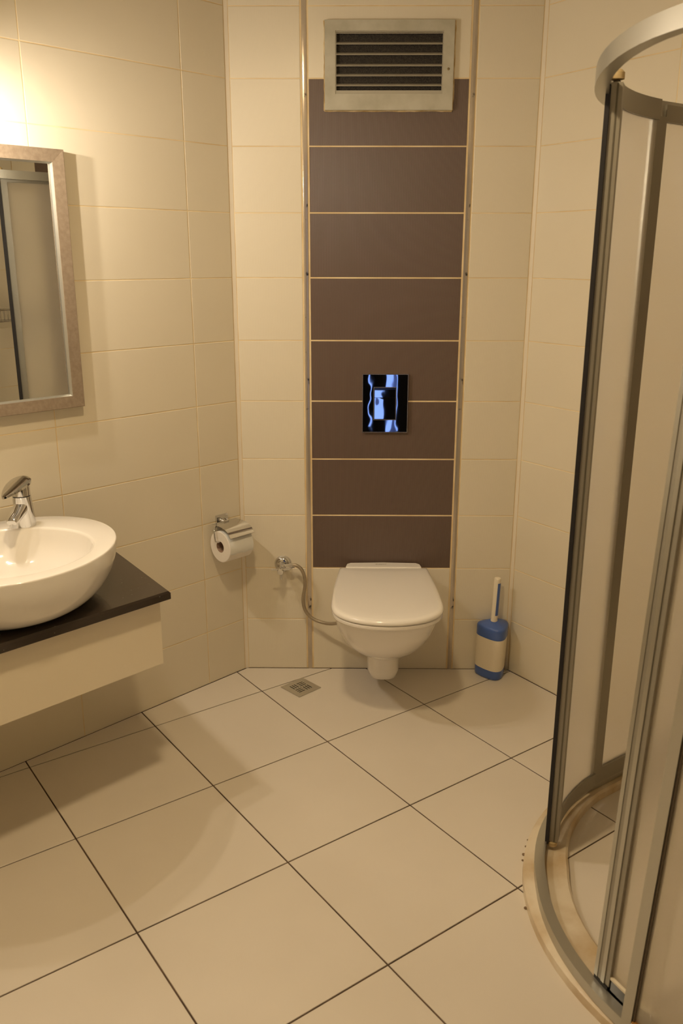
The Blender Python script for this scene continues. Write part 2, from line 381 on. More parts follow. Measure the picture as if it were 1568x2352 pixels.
seal(FB(VX[1]+0.0015, 0.001, VZ[0]), FB(VX[1]+0.0025, 0.001, VZ[1]), 0.0030)
seal(FB(VX[0]-0.001, 0.001, VZ[0]), FB(VX[0]-0.001, 0.001, VZ[1]), 0.0018)
seal(FB(VX[0], 0.001, VZ[1]+0.001), FB(VX[1], 0.001, VZ[1]+0.001), 0.0015)
finish('sealant', bm, SILI, vt, smooth=60)
bm = bmesh.new(); lathe(bm, FB(0.475, 0.0135, 2.050), (0, -1, 0), [(0, 0.0042), (0.0012, 0.0040), (0.0022, 0.002), (0.0023, 0)], 12)
finish('screw', bm, mat('rusty_screw', (0.25, 0.19, 0.10), 0.5, 0.4), vt, smooth=40)

# ------------------------------------------------------------------ flush plate
fp = thing('flush_plate', FB(0.296, 0, 0.91), 'shiny chrome flush plate on the brown tiles above the toilet', 'flush plate')
PX, PZ = (0.2185, 0.3740), (0.910, 1.1105); BX, BZ = (0.2560, 0.3345), (0.953, 1.067)
bm = bmesh.new()
for a, z in (((PX[0], PX[1]), (BZ[1], PZ[1])), ((PX[0], PX[1]), (PZ[0], BZ[0])), ((PX[0], BX[0]), BZ), ((BX[1], PX[1]), BZ)):
    bx(bm, FB, a, (0.0003, 0.0110), z)
bmesh.ops.remove_doubles(bm, verts=bm.verts[:], dist=1e-5)
dels = [f for f in bm.faces if any(f is not h and set(v.index for v in f.verts) == set(v.index for v in h.verts) for h in ())]
finish('cover_plate', bm, PLATEM, fp)
def rimbox(name, X, Z, w_, d0, d1, m):
    bm = bmesh.new()
    for a, z in (((X[0], X[1]), (Z[1]-w_, Z[1])), ((X[0], X[1]), (Z[0], Z[0]+w_)), ((X[0], X[0]+w_), (Z[0]+w_, Z[1]-w_)), ((X[1]-w_, X[1]), (Z[0]+w_, Z[1]-w_))):
        bx(bm, FB, a, (d0, d1), z)
    return finish(name, bm, m, fp)
RIMM = mat('warm_chrome_edge', (0.62, 0.56, 0.44), 0.25, 1.0)
rimbox('edge_rim', (PX[0]-0.0008, PX[1]+0.0008), (PZ[0]-0.0008, PZ[1]+0.0008), 0.0022, 0.0002, 0.0118, RIMM)
rimbox('button_rim', BX, BZ, 0.0022, 0.004, 0.0125, RIMM)
rimbox('button_gap', (BX[0]+0.0022, BX[1]-0.0022), (BZ[0]+0.0022, BZ[1]-0.0022), 0.0016, 0.003, 0.0095, BLACK)
for z0, z1, nm in ((BZ[0]+0.004, 1.0300, 'large_button'), (1.0312, BZ[1]-0.004, 'small_button')):
    bm = bmesh.new(); n = 10; a0, a1 = BX[0]+0.004, BX[1]-0.004
    rows = []
    for i in range(n+1):
        a = a0+(a1-a0)*i/n; dz = 0.0006*(1-(2*i/n-1)**2)
        rows.append([FB(a, 0.003, z0), FB(a, 0.0118-dz*0.4, z0), FB(a, 0.0108-dz*0.5, (z0+z1)/2), FB(a, 0.0118-dz*0.4, z1), FB(a, 0.003, z1)])
    loft(bm, rows); finish(nm, bm, PLATEM, fp, smooth=50)

# ------------------------------------------------------------------ toilet
TX = 0.298
to = thing('toilet', FB(TX, 0, 0.05), 'white wall hung toilet with closed lid in front of the brown tile panel', 'toilet')
HALF = [(-0.000, 0.158), (-0.05, 0.163), (-0.12, 0.1695), (-0.20, 0.1755), (-0.29, 0.1795), (-0.36, 0.1810), (-0.405, 0.1770), (-0.440, 0.1655), (-0.468, 0.1460), (-0.492, 0.1190), (-0.508, 0.0900), (-0.519, 0.0560), (-0.5245, 0.0250), (-0.526, 0.0)]
def outline(y0, scale_w=1.0, yf=-0.526, n_mid=3, inset=0.0):
    """closed outline in plan: back edge at y0, front at yf, mirrored; (x,y)"""
    pts = []
    for y, hw in HALF:
        t = y/-0.526; yy = y0+(yf-y0)*t
        pts.append(((hw-inset)*scale_w if hw > 0 else 0, yy+(inset if hw < 0.12 else 0)*(1-hw/0.12) if hw < 0.12 else yy))
    L_ = [Vector((TX-x, y, 0)) for x, y in pts]; R_ = [Vector((TX+x, y, 0)) for x, y in pts[:-1]][::-1]
    P = L_+R_
    out = []
    for i in range(len(P)-1):
        out.append(P[i])
    out.append(P[-1]); return out
def smooth_poly(P, k=3):
    n = len(P); out = []
    for i in range(n):
        a, b, c, d = P[(i-1) % n], P[i], P[(i+1) % n], P[(i+2) % n]
        sharp = (i == n-1)          # straight back edge
        for s in range(k):
            t = s/k
            out.append(b+(c-b)*t if sharp or i in (0, n-2) else 0.5*((2*b)+(c-a)*t+(2*a-5*b+4*c-d)*t*t+(3*b-a-3*c+d)*t**3))
    return out
def ringz(P, z, sc=1.0, c=None, dz=None):
    c = c or Vector((TX, -0.27, 0)); return [Vector((c.x+(p.x-c.x)*sc, c.y+(p.y-c.y)*sc, z)) for p in P]
OUT = smooth_poly(outline(-0.045))
def inset_ring(P, d, z, c=Vector((TX, -0.29, 0))):
    r = []
    for p in P:
        v = p-c; v.z = 0; l = v.length; q = c+v*((l-d)/l); r.append(Vector((q.x, q.y, z)))
    return r
# bowl
def bowl_ring(z, yb, yf, hw, p=2.6, n=48):
    """superellipse front half, straight sides back to the wall"""
    ym = yb+(yf-yb)*0.52; P = []
    for i in range(n+1):
        t = math.pi*i/n; cx_, sx_ = math.cos(t), math.sin(t)
        P.append(Vector((TX-hw*math.copysign(abs(cx_)**(2/p), cx_), ym+(yf-ym)*abs(sx_)**(2/p), z)))
    m_ = 8
    for i in range(1, m_+1): P.append(Vector((TX+hw*(1-0.06*i/m_), ym+(yb-ym)*i/m_, z)))
    for i in range(1, 5): P.append(Vector((TX+hw*0.94*(1-2*i/5), yb, z)))
    for i in range(m_, 0, -1): P.append(Vector((TX-hw*(1-0.06*i/m_), ym+(yb-ym)*i/m_, z)))
    return P
prof = [(0.054, -0.180, 0.042, 2.3), (0.057, -0.200, 0.0500, 2.5), (0.064, -0.2115, 0.0550, 2.7), (0.085, -0.216, 0.0575, 2.9), (0.11, -0.216, 0.0575, 2.6), (0.135, -0.218, 0.0580, 2.6), (0.150, -0.224, 0.0600, 2.5),
        (0.160, -0.240, 0.068, 2.3), (0.170, -0.262, 0.080, 2.2), (0.185, -0.297, 0.098, 2.15), (0.205, -0.338, 0.117, 2.15), (0.235, -0.384, 0.1375, 2.2), (0.270, -0.424, 0.154, 2.25),
        (0.310, -0.458, 0.1665, 2.35), (0.345, -0.480, 0.1725, 2.45), (0.372, -0.492, 0.1745, 2.5), (0.383, -0.494, 0.1745, 2.5), (0.388, -0.490, 0.171, 2.5)]
bm = bmesh.new(); loft(bm, [bowl_ring(z, -0.002, yf, hw, p) for z, yf, hw, p in prof]); finish('bowl', bm, PORC, to, smooth=60)
# seat ring and lid
bm = bmesh.new(); loft(bm, [inset_ring(OUT, 0.010, 0.3905), inset_ring(OUT, 0.004, 0.3915), inset_ring(OUT, 0.002, 0.396), inset_ring(OUT, 0.0025, 0.4035), inset_ring(OUT, 0.008, 0.4055)])
finish('seat', bm, SEATM, to, smooth=60)
bm = bmesh.new(); loft(bm, [inset_ring(OUT, 0.012, 0.4062), inset_ring(OUT, 0.003, 0.4078), inset_ring(OUT, 0.0, 0.411), inset_ring(OUT, 0.0008, 0.4165), inset_ring(OUT, 0.004, 0.4215), inset_ring(OUT, 0.010, 0.4245), inset_ring(OUT, 0.020, 0.4262), inset_ring(OUT, 0.06, 0.4272), inset_ring(OUT, 0.12, 0.4276)])
lid = finish('lid', bm, SEATM, to, smooth=60)
bm = bmesh.new(); loft(bm, [[Vector((TX+x, y, z)) for x, y in ((-0.135, -0.052), (-0.130, -0.024), (-0.118, -0.012), (0, -0.006), (0.118, -0.012), (0.130, -0.024), (0.135, -0.052))] for z in (0.389, 0.4285)])
finish('hinge_cover', bm, SEATM, to, smooth=30, bevel=0.004)
cu = bpy.data.curves.new('t', 'FONT'); cu.body = 'DURAVIT'; cu.size = 0.0088; cu.align_x = 'CENTER'; cu.extrude = 0.0001; cu.space_character = 1.1
ot = bpy.data.objects.new('t', cu); C.objects.link(ot); bpy.context.view_layer.update()
me = bpy.data.meshes.new_from_object(ot.evaluated_get(bpy.context.evaluated_depsgraph_get())); bpy.data.objects.remove(ot)
bm = bmesh.new(); bm.from_mesh(me)
for v in bm.verts: v.co = Vector((TX-0.008+v.co.x, -0.030+v.co.y, 0.4287+v.co.z))
finish('printed_lettering', bm, LETTER, to)

# ------------------------------------------------------------------ angle valve and hose
va = thing('angle_valve', FB(-0.066, 0, 0.42), 'chrome angle valve with cross handle left of the toilet', 'valve')
bm = bmesh.new(); lathe(bm, FB(-0.066, 0, 0.42), (0, -1, 0), [(0, 0.0315), (0.003, 0.0312), (0.008, 0.029), (0.014, 0.023), (0.017, 0.017), (0.018, 0.010)], 36); finish('rosette', bm, CHROME, va, smooth=50)
bm = bmesh.new(); lathe(bm, FB(-0.066, 0.012, 0.42), (0, -1, 0), [(0, 0.011), (0.02, 0.011), (0.022, 0.0135), (0.045, 0.0135), (0.048, 0.009), (0.06, 0.009)], 24)
cyl(bm, FB(-0.064, 0.043, 0.424), FB(-0.040, 0.043, 0.426), 0.0085, 0.0085, 20); finish('valve_body', bm, CHROME, va, smooth=50)
bm = bmesh.new(); lathe(bm, FB(-0.069, 0.072, 0.4215), (0, -1, 0), [(0, 0.007), (0.004, 0.0115), (0.016, 0.0125), (0.022, 0.010), (0.0225, 0.0)], 24)
cyl(bm, FB(-0.103, 0.083, 0.4265), FB(-0.037, 0.083, 0.428), 0.0028, 0.0028, 12); cyl(bm, FB(-0.069, 0.083, 0.456), FB(-0.068, 0.083, 0.390), 0.0032, 0.0036, 12)
finish('cross_handle', bm, CHROME, va, smooth=50)
bm = bmesh.new(); lathe(bm, FB(-0.041, 0.043, 0.426), (1, 0, 0), [(0, 0.0105), (0.012, 0.0105), (0.013, 0.007), (0.020, 0.007)], 6); finish('hose_nut', bm, CHROME, va, smooth=30)
HP = [(-0.030, .043, .428), (-0.016, .045, .430), (0.003, .047, .415), (0.014, .047, .386), (0.0155, .047, .352), (0.0085, .045, .310), (0.0095, .045, .276), (0.021, .045, .245), (0.045, .047, .222), (0.077, .055, .212), (0.110, .075, .216), (0.150, .10, .232)]
bm = bmesh.new(); tube(bm, catmull([FB(*p) for p in HP], 10), 0.0062, 14)
ho = finish('water_hose', bm, BRAID, base=FB(-0.03, 0.043, 0.428), smooth=60); tag(ho, 'braided steel water hose curving from the valve to the toilet', 'hose')

# ------------------------------------------------------------------ toilet brush in its holder (corner)
BC = Vector((0.7075, -0.0385, 0))
def trio(z, s=1.0, dx=0.0, n=60):
    P = []
    for i in range(n):
        t = 2*math.pi*i/n; r = 0.0548*(1+0.135*math.cos(3*(t-rad(-78)))+0.018*math.cos(6*(t-rad(-78))))*s
        P.append(Vector((BC.x+dx+r*math.cos(t), BC.y+r*math.sin(t)*0.98, z)))
    return P
bh = thing('toilet_brush_holder', BC, 'cream three-cornered toilet brush holder with blue base in the corner', 'brush holder')
def lean(z): return 0.004*z/0.2-0.002
bm = bmesh.new(); loft(bm, [trio(z, s, lean(z)) for z, s in ((0.001, 0.90), (0.003, 0.94), (0.010, 0.96), (0.0365, 0.97))]); finish('base_band', bm, BLUE, bh, smooth=50)
bm = bmesh.new(); loft(bm, [trio(z, s, lean(z)) for z, s in ((0.0365, 0.968), (0.10, 0.985), (0.160, 0.998))]); finish('body', bm, CREAMP, bh, smooth=50)
br = thing('toilet_brush', BC+Zv*0.160, 'toilet brush with blue lid and upright cream handle in the corner', 'toilet brush')
bm = bmesh.new(); loft(bm, [trio(z, s, lean(z)) for z, s in ((0.1605, 1.004), (0.192, 1.01), (0.197, 1.0), (0.201, 0.96), (0.205, 0.84), (0.210, 0.64), (0.2155, 0.42), (0.220, 0.25))]); finish('lid', bm, BLUE, br, smooth=60)
h0, h1 = Vector((0.7055, -0.046, 0.218)), Vector((0.7105, -0.048, 0.388))
bm = bmesh.new(); lathe(bm, h0, h1-h0, [(0, 0.0125), (0.003, 0.0128), (0.010, 0.0118), (0.155, 0.0120), (0.167, 0.0120), (0.1685, 0.0108)], 24); hd = finish('handle', bm, CREAMP, br, smooth=50)
bm = bmesh.new(); ax = (h1-h0).normalized(); x_ = Vector((0.58, -0.81, 0)); y_ = ax.cross(x_).normalized()
def strip_ring(h, rr): return [h0+ax*h+(x_*math.cos(rad(a))+y_*math.sin(rad(a)))*rr for a in (-34, -17, 0, 17, 34)]
loft(bm, [strip_ring(0.024, 0.0114)+strip_ring(0.024, 0.01255)[::-1], strip_ring(0.150, 0.0114)+strip_ring(0.150, 0.01255)[::-1]]); finish('grip_inlay', bm, BLUE, br)

# ------------------------------------------------------------------ floor drain
DC = Vector((0.0018, -0.155, 0)); da = Vector((0.0765-0.0745, 0, 0))
ex = Vector((0.074, 0.068, 0)); ey = Vector((0.071, -0.077, 0)); ex = Vector((0.72, 0.694, 0)); ey = Vector((0.694, -0.72, 0)); S = 0.0515
def FD(a, b, z): return DC+ex*a+ey*b+Zv*z
dr = thing('floor_drain', DC, 'square steel floor drain grate with basket weave slots', 'drain')
slots = []
for (cx_, cy_, ori) in ((-0.0165, -0.0165, 0), (0.0165, 0.0165, 0), (0.0165, -0.0165, 1), (-0.0165, 0.0165, 1)):
    for k in (-1, 0, 1):
        o_ = k*0.0098
        slots.append((cx_-0.0138, cx_+0.0138, cy_+o_-0.0021, cy_+o_+0.0021) if ori else (cx_+o_-0.0021, cx_+o_+0.0021, cy_-0.0138, cy_+0.0138))
xs = sorted(set([-S, S]+[round(s[i], 6) for s in slots for i in (0, 1)])); ys = sorted(set([-S, S]+[round(s[i], 6) for s in slots for i in (2, 3)]))
bm = bmesh.new(); vc = {}
def gv(i, j, z):
    k = (i, j, z)
    if k not in vc: vc[k] = bm.verts.new(FD(xs[i], ys[j], z))
    return vc[k]
def solid(i, j):
    if not (0 <= i < len(xs)-1 and 0 <= j < len(ys)-1): return False
    x, y = (xs[i]+xs[i+1])/2, (ys[j]+ys[j+1])/2
    return not any(s[0] < x < s[1] and s[2] < y < s[3] for s in slots)
zt_, zb_ = 0.0030, 0.0010
for i in range(len(xs)-1):
    for j in range(len(ys)-1):
        if not solid(i, j): continue
        bm.faces.new([gv(i, j, zt_), gv(i+1, j, zt_), gv(i+1, j+1, zt_), gv(i, j+1, zt_)])
        for di, dj, e in ((-1, 0, ((i, j), (i, j+1))), (1, 0, ((i+1, j), (i+1, j+1))), (0, -1, ((i, j), (i+1, j))), (0, 1, ((i, j+1), (i+1, j+1)))):
            if not solid(i+di, j+dj):
                a, b = e; bm.faces.new([gv(*a, zt_), gv(*b, zt_), gv(*b, zb_), gv(*a, zb_)])
finish('grate', bm, STEEL, dr)
box('slot_shade_sheet', FD, (-S+.001, S-.001), (-S+.001, S-.001), (0.0002, 0.0012), HOLE, dr)  # dark sheet under the slots stands in for the unlit drain

# ------------------------------------------------------------------ vanity: cabinet, slab, basin, tap
cb = thing('vanity_cabinet', FL(1.1, 0.23, 0.418), 'white wall hung vanity cabinet under the dark slab', 'cabinet')
box('body', FL, (0.667, 1.50), (0.002, 0.442), (0.420, 0.611), CABM, cb, bevel=0.001, seg=1)
box('drawer_front', FL, (0.662, 1.505), (0.4425, 0.461), (0.4175, 0.611), CABM, cb, bevel=0.002)
bm = bmesh.new()
P = [FL(0.552, 0.003, 0), FL(0.6445, 0.490, 0), FL(1.56, 0.486, 0), FL(1.56, 0.003, 0)]
c = sum(P, Vector((0, 0, 0)))/4
loft(bm, [[p+Zv*0.6115 for p in P], [p+Zv*0.6290 for p in P], [p+(c-p).normalized()*0.006+Zv*0.6350 for p in P]])
sl = finish('vanity_worktop', bm, STONE, base=FL(0.55, 0.0, 0.6115)); tag(sl, 'dark brown stone worktop slab with slanted end under the basin', 'worktop')

ZB = 0.790; bc = (0.966, 0.300); A1, B1, ANG = 0.277, 0.236, rad(33.6)
# rim outline fitted as a slightly turned oval; FL frame
def oval(cu_, cv_, a, b, ang, n=96):
    P = []
    for i in range(n):
        t = 2*math.pi*i/n; x, y = a*math.cos(t), b*math.sin(t)
        P.append((cu_+x*math.cos(ang)-y*math.sin(ang), cv_+x*math.sin(ang)+y*math.cos(ang)))
    return P
def polar(c_, a, b, ang, n=96, ph=rad(33.6)):
    P = []
    for i in range(n):
        t = ph+2*math.pi*i/n; e = t-ang; r = a*b/math.hypot(b*math.cos(e), a*math.sin(e)); P.append((c_[0]+r*math.cos(t), c_[1]+r*math.sin(t)))
    return P
RIM = polar(bc, A1, B1, ANG)
ic = (0.992, 0.312); INN = polar(ic, 0.204, 0.192, rad(-11))
# ledge for the tap: cut the inner oval with a chord
cp = Vector((0.872, 0.164)); cd = Vector((0.53, 0.85)).normalized()
def chord(p, blend=1.0):
    v = Vector(p); s = (v-cp).dot(cd)
    return tuple(v+cd*(-s)*blend) if s < 0 else p
INN = [chord(p) for p in INN]
def R_(P, z, c_, s): return [FL(c_[0]+(p[0]-c_[0])*s, c_[1]+(p[1]-c_[1])*s, z) for p in P]
def mixr(PA, PB, t, z, s=1.0, c_=bc):
    return [FL(c_[0]+((a[0]*(1-t)+b[0]*t)-c_[0])*s, c_[1]+((a[1]*(1-t)+b[1]*t)-c_[1])*s, z) for a, b in zip(PA, PB)]
bs = thing('wash_basin', FL(bc[0], bc[1], 0.635), 'white oval vessel wash basin standing on the dark slab', 'basin')
foot = polar((bc[0]+0.006, bc[1]-0.01), 0.150, 0.135, ANG)
rings = []
rings.append([FL(*p, 0.6355) for p in foot])
for k in range(1, 13):
    t = k/12; e = math.sin(t*math.pi/2)**0.82
    z = 0.636+(ZB-0.007-0.636)*(1-math.cos(t*math.pi/2))**0.80
    rings.append(mixr(foot, RIM, e, z))
rings.append(R_(RIM, ZB-0.004, bc, 1.001)); rings.append(R_(RIM, ZB-0.001, bc, 0.998)); rings.append(R_(RIM, ZB, bc, 0.988))
rings.append(mixr(RIM, INN, 0.80, ZB))
for k in range(9):
    t = rad(k*10); rings.append(R_(INN, ZB-0.008*(1-math.cos(t)), ic, 1.030-0.042*math.sin(t)))
for k in range(1, 11):
    t = k/10; z = (ZB-0.009)-(0.101)*math.sin(t*math.pi/2)**0.9; s = 0.985*math.cos(t*math.pi/2*0.96)**0.62
    rings.append(R_(INN, z, ic, max(s, 0.10)))
bm = bmesh.new()
loft(bm, rings); finish('bowl', bm, PORC, bs, smooth=179.5)
bm = bmesh.new(); lathe(bm, FL(ic[0], ic[1], ZB-0.1098), (0, 0, 1), [(0, 0.024), (0.004, 0.023), (0.006, 0.016), (0.0065, 0.0)], 24); finish('waste_cap', bm, CHROME, bs, smooth=50)

TP = (0.860, 0.138)
fa = thing('basin_tap', FL(TP[0], TP[1], ZB), 'chrome single lever tap on the basin rim', 'tap')
du, dv = math.cos(rad(40)), math.sin(rad(40))
def FT(a, b, h): return FL(TP[0]+a*du-b*dv, TP[1]+a*dv+b*du, ZB+h)
def tr(h, cx_, ra, rb, n=28): return [FT(cx_+ra*math.cos(2*math.pi*i/n), rb*math.sin(2*math.pi*i/n), h) for i in range(n)]
bm = bmesh.new(); loft(bm, [tr(0, 0, .0260, .0260), tr(0.003, 0, .0262, .0262), tr(0.03, 0.004, .0256, .0256), tr(0.06, 0.008, .0250, .0248), tr(0.086, 0.0115, .0244, .0240)]); finish('body', bm, CHROME, fa, smooth=50)
bm = bmesh.new()
def sp(a, h, wd, th, tilt): 
    ca, sa = math.cos(tilt), math.sin(tilt); n = 20; R = []
    for i in range(n):
        t = 2*math.pi*i/n; c_, s_ = math.cos(t), math.sin(t); p = 2.6
        y = wd*math.copysign(abs(c_)**(2/p), c_); q = th*math.copysign(abs(s_)**(2/p), s_)
        R.append(FT(a+q*sa, y, h+q*ca))
    return R
loft(bm, [sp(0.010, 0.062, .0200, .020, 0.30), sp(0.030, 0.052, .0185, .0165, 0.38), sp(0.055, 0.042, .0170, .0125, 0.42), sp(0.078, 0.034, .0155, .0100, 0.45), sp(0.084, 0.031, .0130, .0080, 0.45)])
finish('spout', bm, CHROME, fa, smooth=50)
bm = bmesh.new(); cyl(bm, FT(0.071, 0, 0.029), FT(0.073, 0, 0.014), 0.0115, 0.0108, 24); finish('aerator', bm, CHROME, fa, smooth=40)
bm = bmesh.new(); loft(bm, [tr(0.086, 0.0115, .0228, .0224), tr(0.0885, 0.0118, .0215, .0210)]); finish('seam_ring', bm, BLACK, fa, smooth=40)
# lever, turned towards the warm side
lu, lv = math.cos(rad(30)), math.sin(rad(30))
def FV(a, b, h): return FL(TP[0]+0.0117*du+a*lu-b*lv, TP[1]+0.0117*dv+a*lv+b*lu, ZB+h)
def lr(top, n=28):
    P = []
    for i in range(n):
        t = 2*math.pi*i/n; c_, s_ = math.cos(t), math.sin(t)
        P.append((0.0240*c_, 0.0236*s_))
    return P
bm = bmesh.new()
base_r = [FV(a, b, 0.0885) for a, b in lr(0)]; mid_r = [FV(a*1.0, b*1.0, 0.112+(-a)*0.25) for a, b in lr(0)]
plate = []
for a, b in lr(0):
    if a > 0: a2 = a*3.3; b2 = b*(1.35-0.50*(a/0.0225)**2)
    else: a2, b2 = a*1.10, b*1.30
    plate.append((a2, b2))
low = [FV(a, b, 0.121-a*0.30) for a, b in plate]; top = [FV(a*0.995, b*0.99, 0.1265-a*0.30) for a, b in plate]; topc = [FV(a*0.9, b*0.85, 0.1285-a*0.29) for a, b in plate]
under = [FV(a*1.0, b*1.0, 0.1155-a*0.26) for a, b in lr(0)]
loft(bm, [base_r, mid_r, under, low, top, topc]); finish('lever', bm, CHROME, fa, smooth=40)

# ------------------------------------------------------------------ mirror
MU, MZ, MT = (0.597, 1.345), (1.0735, 1.770), 0.033
mi = thing('wall_mirror', FL(0.97, 0.0, 1.0735), 'rectangular wall mirror with brushed taupe wooden frame above the basin', 'mirror')
W_ = 0.033
def beam(p0, p1, q0, q1):
    """mitred beam: outer edge p0-p1, inner edge q0-q1 in (u,z)"""
    bm = bmesh.new()
    def sec(o, i): return [FL(o[0], 0.001, o[1]), FL(o[0], MT-0.001, o[1]), FL(o[0]+(i[0]-o[0])*0.04, MT, o[1]+(i[1]-o[1])*0.04), FL(i[0], MT-0.004, i[1]), FL(i[0], 0.001, i[1])]
    loft(bm, [sec(p0, q0), sec(p1, q1)]); finish('frame_rail', bm, FRAMEM, mi)
o4 = [(MU[0], MZ[0]), (MU[1], MZ[0]), (MU[1], MZ[1]), (MU[0], MZ[1])]; i4 = [(MU[0]+W_, MZ[0]+W_), (MU[1]-W_, MZ[0]+W_), (MU[1]-W_, MZ[1]-W_), (MU[0]+W_, MZ[1]-W_)]
for k in range(4):
    e = 0.0003; beam(o4[k], o4[(k+1) % 4], i4[k], i4[(k+1) % 4])
bm = bmesh.new(); wl_ = 0.004
for k in range(4):
    a, b = i4[k], i4[(k+1) % 4]
    def j(p): return (p[0]+(wl_ if p[0] < 0.97 else -wl_), p[1]+(wl_ if p[1] < 1.4 else -wl_))
    loft(bm, [[FL(p[0], 0.014, p[1]), FL(p[0], 0.0262, p[1]), FL(j(p)[0], 0.018, j(p)[1]), FL(j(p)[0], 0.014, j(p)[1])] for p in (a, b)])
finish('inner_bead', bm, ALU, mi)
box('mirror_glass', FL, (MU[0]+W_-0.002, MU[1]-W_+0.002), (0.010, 0.0145), (MZ[0]+W_-0.002, MZ[1]-W_+0.002), MIRM, mi)

# ------------------------------------------------------------------ lamp over the mirror (just outside the frame) and ceiling lamp
B1p, B2p = FL(1.018, 0.158, 1.806), FL(1.007, 0.275, 1.806)
lm = thing('mirror_lamp', FL(1.015, 0.0, 1.806), 'chrome lamp with two small shaded bulbs reaching out over the mirror', 'lamp')
box('wall_plate', FL, (0.965, 1.065), (0.0005, 0.014), (1.790, 1.850), CHROME, lm, bevel=0.003)
bm = bmesh.new(); tube(bm, [FL(1.015, 0.012, 1.840), FL(1.015, 0.30, 1.840)], 0.005); finish('arm', bm, CHROME, lm, smooth=50)
SHADE = mat('lamp_shade_metal', (0.55, 0.52, 0.46), 0.4, 0.6)
for Bp in (B1p, B2p):
    bm = bmesh.new(); lathe(bm, Bp+Zv*0.034, (0, 0, -1), [(0, 0.010), (0.001, 0.020), (0.0165, 0.034), (0.0175, 0.034), (0.003, 0.018), (0.0025, 0.0)], 28); finish('lamp_shade', bm, SHADE, lm, smooth=50)
    bm = bmesh.new(); sphere(bm, Bp, 0.0105, 1.5, 12); finish('bulb', bm, BULB, lm, smooth=60)
CL = Vector((-0.047, -1.58, HCEIL))
cl = thing('ceiling_lamp', CL, 'small warm glass ceiling lamp in the middle of the room', 'lamp')
bm = bmesh.new(); lathe(bm, CL, (0, 0, -1), [(0.0005, 0.085), (0.026, 0.092), (0.030, 0.090), (0.030, 0.078), (0.022, 0.076), (0.0215, 0.0)], 40); finish('lamp_base', bm, CHROME, cl, smooth=40)
bm = bmesh.new(); lathe(bm, CL-Zv*0.0225, (0, 0, -1), [(0, 0.0755), (0.003, 0.0755), (0.0065, 0.060), (0.008, 0.03), (0.0085, 0.0)], 40); finish('diffuser', bm, GLOBE, cl, smooth=60)
# ------------------------------------------------------------------ toilet roll and its holder
RC = (0.062, 0.535)   # v, z of the roll axis
hl = thing('toilet_roll_holder', FL(0.095, 0.0, 0.60), 'chrome toilet roll holder with curved flap on the left wall', 'roll holder')
box('wall_plate', FL, (0.071, 0.119), (0.0005, 0.009), (0.577, 0.628), CHROME, hl, bevel=0.002)
bm = bmesh.new(); lathe(bm, FL(0.095, 0.006, 0.604), NL, [(0, 0.014), (0.012, 0.013), (0.018, 0.009), (0.030, 0.009)], 20); finish('post', bm, CHROME, hl, smooth=50)
bm = bmesh.new(); path = []
for v_, z_ in ((0.022, 0.6075), (0.040, 0.6085), (0.060, 0.6085), (0.080, 0.6065), (0.096, 0.602), (0.108, 0.595), (0.117, 0.586), (0.122, 0.577)): path.append((v_, z_))
nU = 14; rows = []
for i in range(nU+1):
    s = i/nU; u = 0.047+0.104*s; notch = 0.0
    rows.append([FL(u, v_, z_) for v_, z_ in path]+[FL(u, v_+0.0006, z_+0.0014) for v_, z_ in path[::-1]])
loft(bm, rows); finish('flap', bm, CHROME, hl, smooth=50)
bm = bmesh.new(); tube(bm, catmull([FL(0.075, 0.030, 0.604), FL(0.120, 0.032, 0.605), FL(0.150, 0.042, 0.602), FL(0.163, 0.050, 0.590), FL(0.164, 0.056, 0.560), FL(0.162, 0.060, 0.5560), FL(0.146, 0.062, 0.5525), FL(0.058, 0.062, 0.5525)], 6), 0.0028, 10); finish('wire_arm', bm, CHROME, hl, smooth=60)
bm = bmesh.new(); cyl(bm, FL(0.090, 0.034, 0.6115), FL(0.108, 0.036, 0.6115), 0.0040, 0.0040, 14); finish('hinge_pin', bm, CHROME, hl, smooth=50)
rl = thing('toilet_roll', FL(0.098, RC[0], RC[1]-0.056), 'white toilet paper roll hanging in the chrome holder', 'toilet roll')
bm = bmesh.new(); o_ = FL(0.046, RC[0], RC[1])
n = 48; AX = dL
def rr(h, r): return [o_+AX*h+(NL*math.cos(2*math.pi*i/n)+Zv*math.sin(2*math.pi*i/n))*r for i in range(n)]
loft(bm, [rr(0.0, 0.0205), rr(0.0, 0.0535), rr(0.0015, 0.0552), rr(0.1025, 0.0552), rr(0.104, 0.0535), rr(0.104, 0.0205), rr(0.0, 0.0205)], (False, False)); bmesh.ops.remove_doubles(bm, verts=bm.verts[:], dist=1e-6)
finish('paper', bm, PAPER, rl, smooth=40)
bm = bmesh.new(); loft(bm, [rr(0.0005, 0.0203), rr(0.1035, 0.0203), rr(0.1035, 0.0190), rr(0.0005, 0.0190), rr(0.0005, 0.0203)], (False, False)); bmesh.ops.remove_doubles(bm, verts=bm.verts[:], dist=1e-6)
finish('cardboard_tube', bm, CARD, rl, smooth=40)
bm = bmesh.new(); A = []
for d in list(range(84, -26, -6)): A.append((RC[0]+0.0562*math.cos(rad(d)), RC[1]+0.0562*math.sin(rad(d))))
rows = []
for i in range(13):
    h = 0.0015+0.1005*i/12; ext = 0.0015*math.sin(i*1.1)
    Q = A[:-1]+[(A[-1][0], A[-1][1]+ext+0.004*(i/12))]
    rows.append([FL(0.046+h, v_, z_) for v_, z_ in Q]+[FL(0.046+h, v_+0.0005*math.cos(rad(84-k*6)), z_+0.0005*math.sin(rad(84-k*6))) for k, (v_, z_) in reversed(list(enumerate(Q)))])
loft(bm, rows); finish('loose_sheet', bm, SHEETM, rl, smooth=50)

